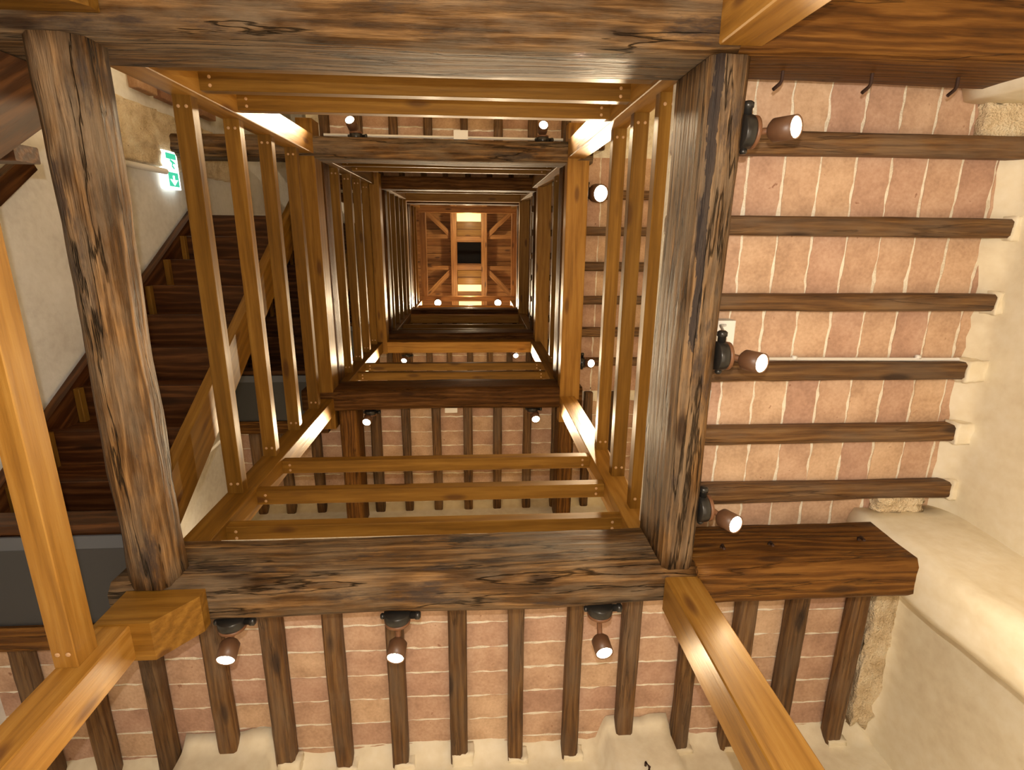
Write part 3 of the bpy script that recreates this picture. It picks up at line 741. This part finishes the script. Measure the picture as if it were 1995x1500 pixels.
# ---------------------------------------------------------------- electrical bits
def conduit(pts, r, label, clips=()):
    root = empty('conduit', pts[0], label, 'conduit')
    tube('pipe', pts, r, WHITE, root)
    for c in clips: lathe('clip', [(0, r * 1.35), (0.02, r * 1.35)], Vector(c), Vector(pts[1]) - Vector(pts[0]), WHITE, root, n=12)
    return root
ya = 0.545
conduit([(0.95, ya, 2.425), (2.28, ya + 0.012, 2.425), (2.34, ya + .012, 2.425)], 0.009, 'white conduit along the joist from the middle right lamp to the plaster wall', [(1.50, ya, 2.425), (2.12, ya, 2.425)])
p0 = onz(1396, 622, 2.43); p1 = onz(1419, 684, 2.43)
jb_ = empty('junction_box', (p1.x - .04, (p0.y + p1.y) / 2, 2.43), 'white junction box beside the right grey beam above the middle lamp', 'electrical box')
box('housing', (p0.x - .02, p0.y, 2.385), (p1.x, p1.y, 2.458), WHITE, jb_, bev=0.004)
pc = onz(1407, 662, 2.16)
tag(tube('lamp_cable', [Vector((p1.x - .05, p0.y + .02, 2.383)), onz(1404, 634, 2.36), onz(1409, 645, 2.28), pc + Vector((0, 0, .03)), pc], 0.006, CABLE), 'grey looped cable from the white box down to the middle right lamp', 'cable')
tag(tube('lamp_cable', [onz(1384, 760, 2.25), onz(1368, 860, 2.25), onz(1359, 930, 2.2), onz(1359, 962, 2.1)], 0.005, WHITE), 'thin white cable along the right grey beam to the lowest of its lamps', 'cable')
conduit([(-1.28, -0.822, 5.125), (0.78, -0.822, 5.125)], 0.012, 'white conduit above the upper beam of the second opening')
b2 = empty('junction_box', (-0.1, -0.82, 5.03), 'white junction box at the middle of the upper beam of the second opening', 'electrical box')
p = onz(898, 268, 5.03); box('housing', (p.x - .06, -0.86, 4.985), (p.x + .06, -0.786, 5.035), WHITE, b2, bev=0.004)
b3 = empty('junction_box', onz(879, 799, 5.07), 'white junction box just under the lower beam of the second opening', 'electrical box')
p = onz(879, 799, 5.07); box('housing', (p.x - .06, 1.595, 5.06), (p.x + .06, 1.67, 5.13), WHITE, b3, bev=0.004)
conduit([(XL + 0.06, -0.47, 3.85), (XL + 0.06, -0.47, 4.762)], 0.022, 'pale vertical conduit on the left wall leading to the green exit sign')
# exit sign on the left wall
sg = empty('exit_sign', (XL + 0.05, -0.48, 4.87), 'lit green and white exit sign with a down arrow on the left wall', 'sign')
x = XL + 0.055
box('sign_case', (XL, -0.635, 4.77), (x, -0.345, 4.975), SIGN_W, sg, bev=0.004)
def flat(name, pts, m, dx=0.002):
    V = [(x, a, b) for a, b in pts] + [(x + dx, a, b) for a, b in pts]; n = len(pts)
    Fc = [tuple(range(n, 2 * n)), tuple(range(n - 1, -1, -1))] + [(i, (i + 1) % n, n + (i + 1) % n, n + i) for i in range(n)]
    return mk(name, V, Fc, m, None, sg)
flat('green_field', [(-0.475, 4.80), (-0.365, 4.80), (-0.365, 4.95), (-0.475, 4.95)], SIGN_G)
flat('green_field', [(-0.62, 4.80), (-0.575, 4.80), (-0.575, 4.95), (-0.62, 4.95)], SIGN_G)
flat('arrow', [(-0.45, 4.865), (-0.415, 4.865), (-0.42, 4.82), (-0.375, 4.875), (-0.42, 4.93), (-0.415, 4.885), (-0.45, 4.885)], SIGN_W, 0.005)
flat('figure', [(-0.56, 4.85), (-0.545, 4.88), (-0.52, 4.87), (-0.50, 4.90), (-0.51, 4.91), (-0.53, 4.885), (-0.545, 4.90), (-0.54, 4.93), (-0.55, 4.93), (-0.565, 4.89), (-0.575, 4.86)], SIGN_G, 0.004)

# ---------------------------------------------------------------- iron hooks and nails
for (px, py), lab in (((1526, 135), 'bent iron hook under the top right beam, leftmost'), ((1700, 142), 'bent iron hook under the top right beam, middle'), ((1868, 148), 'bent iron hook under the top right beam, nearest the wall')):
    p = onz(px, py, 2.22); q = p + Vector((0.0, 0.045, 0.0)); r_ = q + Vector((-0.03, 0.025, 0.0))
    tag(tube('iron_hook', [p - Vector((0, .05, 0)), p, q - Vector((0, .008, 0)), q + Vector((-.006, .004, 0)), r_], 0.007, IRON, n=6), lab, 'hook', 'iron hooks')
for (px, py), lab in (((1405, 1068), 'bent iron nail in the nailed brown beam, nearest the corner'), ((1498, 1062), 'bent iron nail in the nailed brown beam, middle one'), ((1672, 1052), 'bent iron nail in the nailed brown beam, nearest the plaster')):
    d = ray(px, py); t = 1.375 / d.y; p = d * t
    tag(tube('iron_nail', [p + Vector((0, .03, 0)), p + Vector((0, -.012, 0)), p + Vector((-.006, -.028, -.018)), p + Vector((-.012, -.03, -.05))], 0.0075, IRON, n=6), lab, 'nail', 'iron nails')
d = ray(1258, 1488); t = 2.69 / d.y; p = d * t
tag(tube('wall_hook', [p + Vector((0, .05, 0)), p + Vector((0, -.01, 0)), p + Vector((0.01, -.015, -.03)), p + Vector((0.0, -.012, -.05))], 0.007, IRON, n=6), 'small hook with a rag end on the plaster at the bottom edge of the photo', 'hook')

# ---------------------------------------------------------------- roof structure over the shaft
ZR = 14.3
rf = boxes_mesh('ceiling', [((XL - .3, YT - .3, ZR + .35), (-0.46, YB + .3, ZR + .5)), ((0.17, YT - .3, ZR + .35), (XR + .3, YB + .3, ZR + .5)),
                            ((-0.46, YT - .3, ZR + .35), (0.17, 0.16, ZR + .5)), ((-0.46, 0.70, ZR + .35), (0.17, YB + .3, ZR + .5))], ROOFW); tag(rf, kind='structure')
for i in range(12):
    yy = -0.75 + i * 0.2
    box('plank', (-1.4, yy, ZR + .33), (-0.47, yy + 0.19, ZR + .35), ROOFW, rf, bev=.004); box('plank', (0.18, yy, ZR + .33), (1.15, yy + 0.19, ZR + .35), ROOFW, rf, bev=.004)
tag(box('roof_hatch', (-0.46, 0.16, ZR + 0.42), (0.17, 0.70, ZR + 0.46), GLASSD), 'black square hatch at the far top of the shaft', 'hatch')
def rb(a, b, w_, h, lab): tag(timber('roof_beam', a, b, w_, h, ROOFW, bev=.006), lab, 'beam')
rb((-0.535, -1.2, ZR), (-0.535, 2.1, ZR), 0.15, 0.16, 'roof beam left of the black hatch'); rb((0.235, -1.2, ZR), (0.235, 2.1, ZR), 0.15, 0.16, 'roof beam right of the black hatch')
rb((-0.46, 0.08, ZR + .02), (0.16, 0.08, ZR + .02), 0.13, 0.14, 'short roof trimmer above the black hatch'); rb((-0.46, 0.78, ZR + .02), (0.16, 0.78, ZR + .02), 0.13, 0.14, 'short roof trimmer below the black hatch')
for s, lab in ((0.02, 'upper'), (0.80, 'lower')):
    rb((-1.35, s, ZR + .1), (-0.61, s, ZR + .1), 0.11, 0.12, 'cross tie of the roof left of the hatch, %s one' % lab); rb((0.31, s, ZR + .1), (1.1, s, ZR + .1), 0.11, 0.12, 'cross tie of the roof right of the hatch, %s one' % lab)
rb((-1.25, -0.62, ZR + .08), (-0.60, 0.0, ZR + .08), 0.12, 0.12, 'diagonal roof brace in the upper left corner'); rb((0.95, -0.62, ZR + .08), (0.31, 0.0, ZR + .08), 0.12, 0.12, 'diagonal roof brace in the upper right corner')
rb((-1.25, 1.50, ZR + .08), (-0.60, 0.86, ZR + .08), 0.12, 0.12, 'diagonal roof brace in the lower left corner'); rb((0.95, 1.50, ZR + .08), (0.31, 0.86, ZR + .08), 0.12, 0.12, 'diagonal roof brace in the lower right corner')
# the timber frame that closes the shaft
for a, b, ww, lab in (((-1.32, -0.60, 13.6), (0.98, -0.60, 13.6), 0.15, 'upper'), ((-1.32, 1.50, 13.6), (0.98, 1.50, 13.6), 0.12, 'lower'), ((-1.24, -0.6, 13.62), (-1.24, 1.5, 13.62), 0.15, 'left'), ((0.95, -0.6, 13.62), (0.95, 1.5, 13.62), 0.13, 'right')):
    tag(timber('roof_frame_beam', a, b, ww, 0.16, ROOFW, bev=.006), 'topmost frame beam below the roof, %s side' % lab, 'beam')
# emissive panels beside the hatch; the last strip imitates a lamp-lit panel
for (x0, x1, y0, y1, z, lab) in ((-0.46, 0.16, -0.56, -0.36, ZR + .33, 'glowing yellow ceiling panel above the hatch, farther from it'), (-0.46, 0.16, 1.25, 1.42, ZR + .33, 'glowing yellow ceiling panel below the hatch, farther from it'),
                                (-0.44, 0.17, 1.60, 1.79, ZR + .33, 'small glowing strip imitating a lamp-lit panel between the two glaring lamps')):
    g = box('glow_panel', (x0, y0, z), (x1, y1, z + .015), GLOWP); tag(g, lab, 'glowing panel')
for k, (y0, y1) in enumerate(((-0.34, -0.17), (-0.15, 0.0), (0.88, 1.04), (1.06, 1.23))):
    tag(box('lantern_board', (-0.46, y0, ZR + .32), (0.16, y1, ZR + .352), NEW_GOLD, bev=.004), 'golden board in the lantern %s the hatch, %s' % (('above', 'above', 'below', 'below')[k], ('farther', 'nearer', 'nearer', 'farther')[k]), 'board')
for (y, e) in ((-0.35, 22), (1.25, 22)):
    light('roof_fill', 'POINT', (-0.15, y, ZR - 0.75), e, WARM, shadow_soft_size=0.05)  # unseen point fills added to brighten the roof timbers
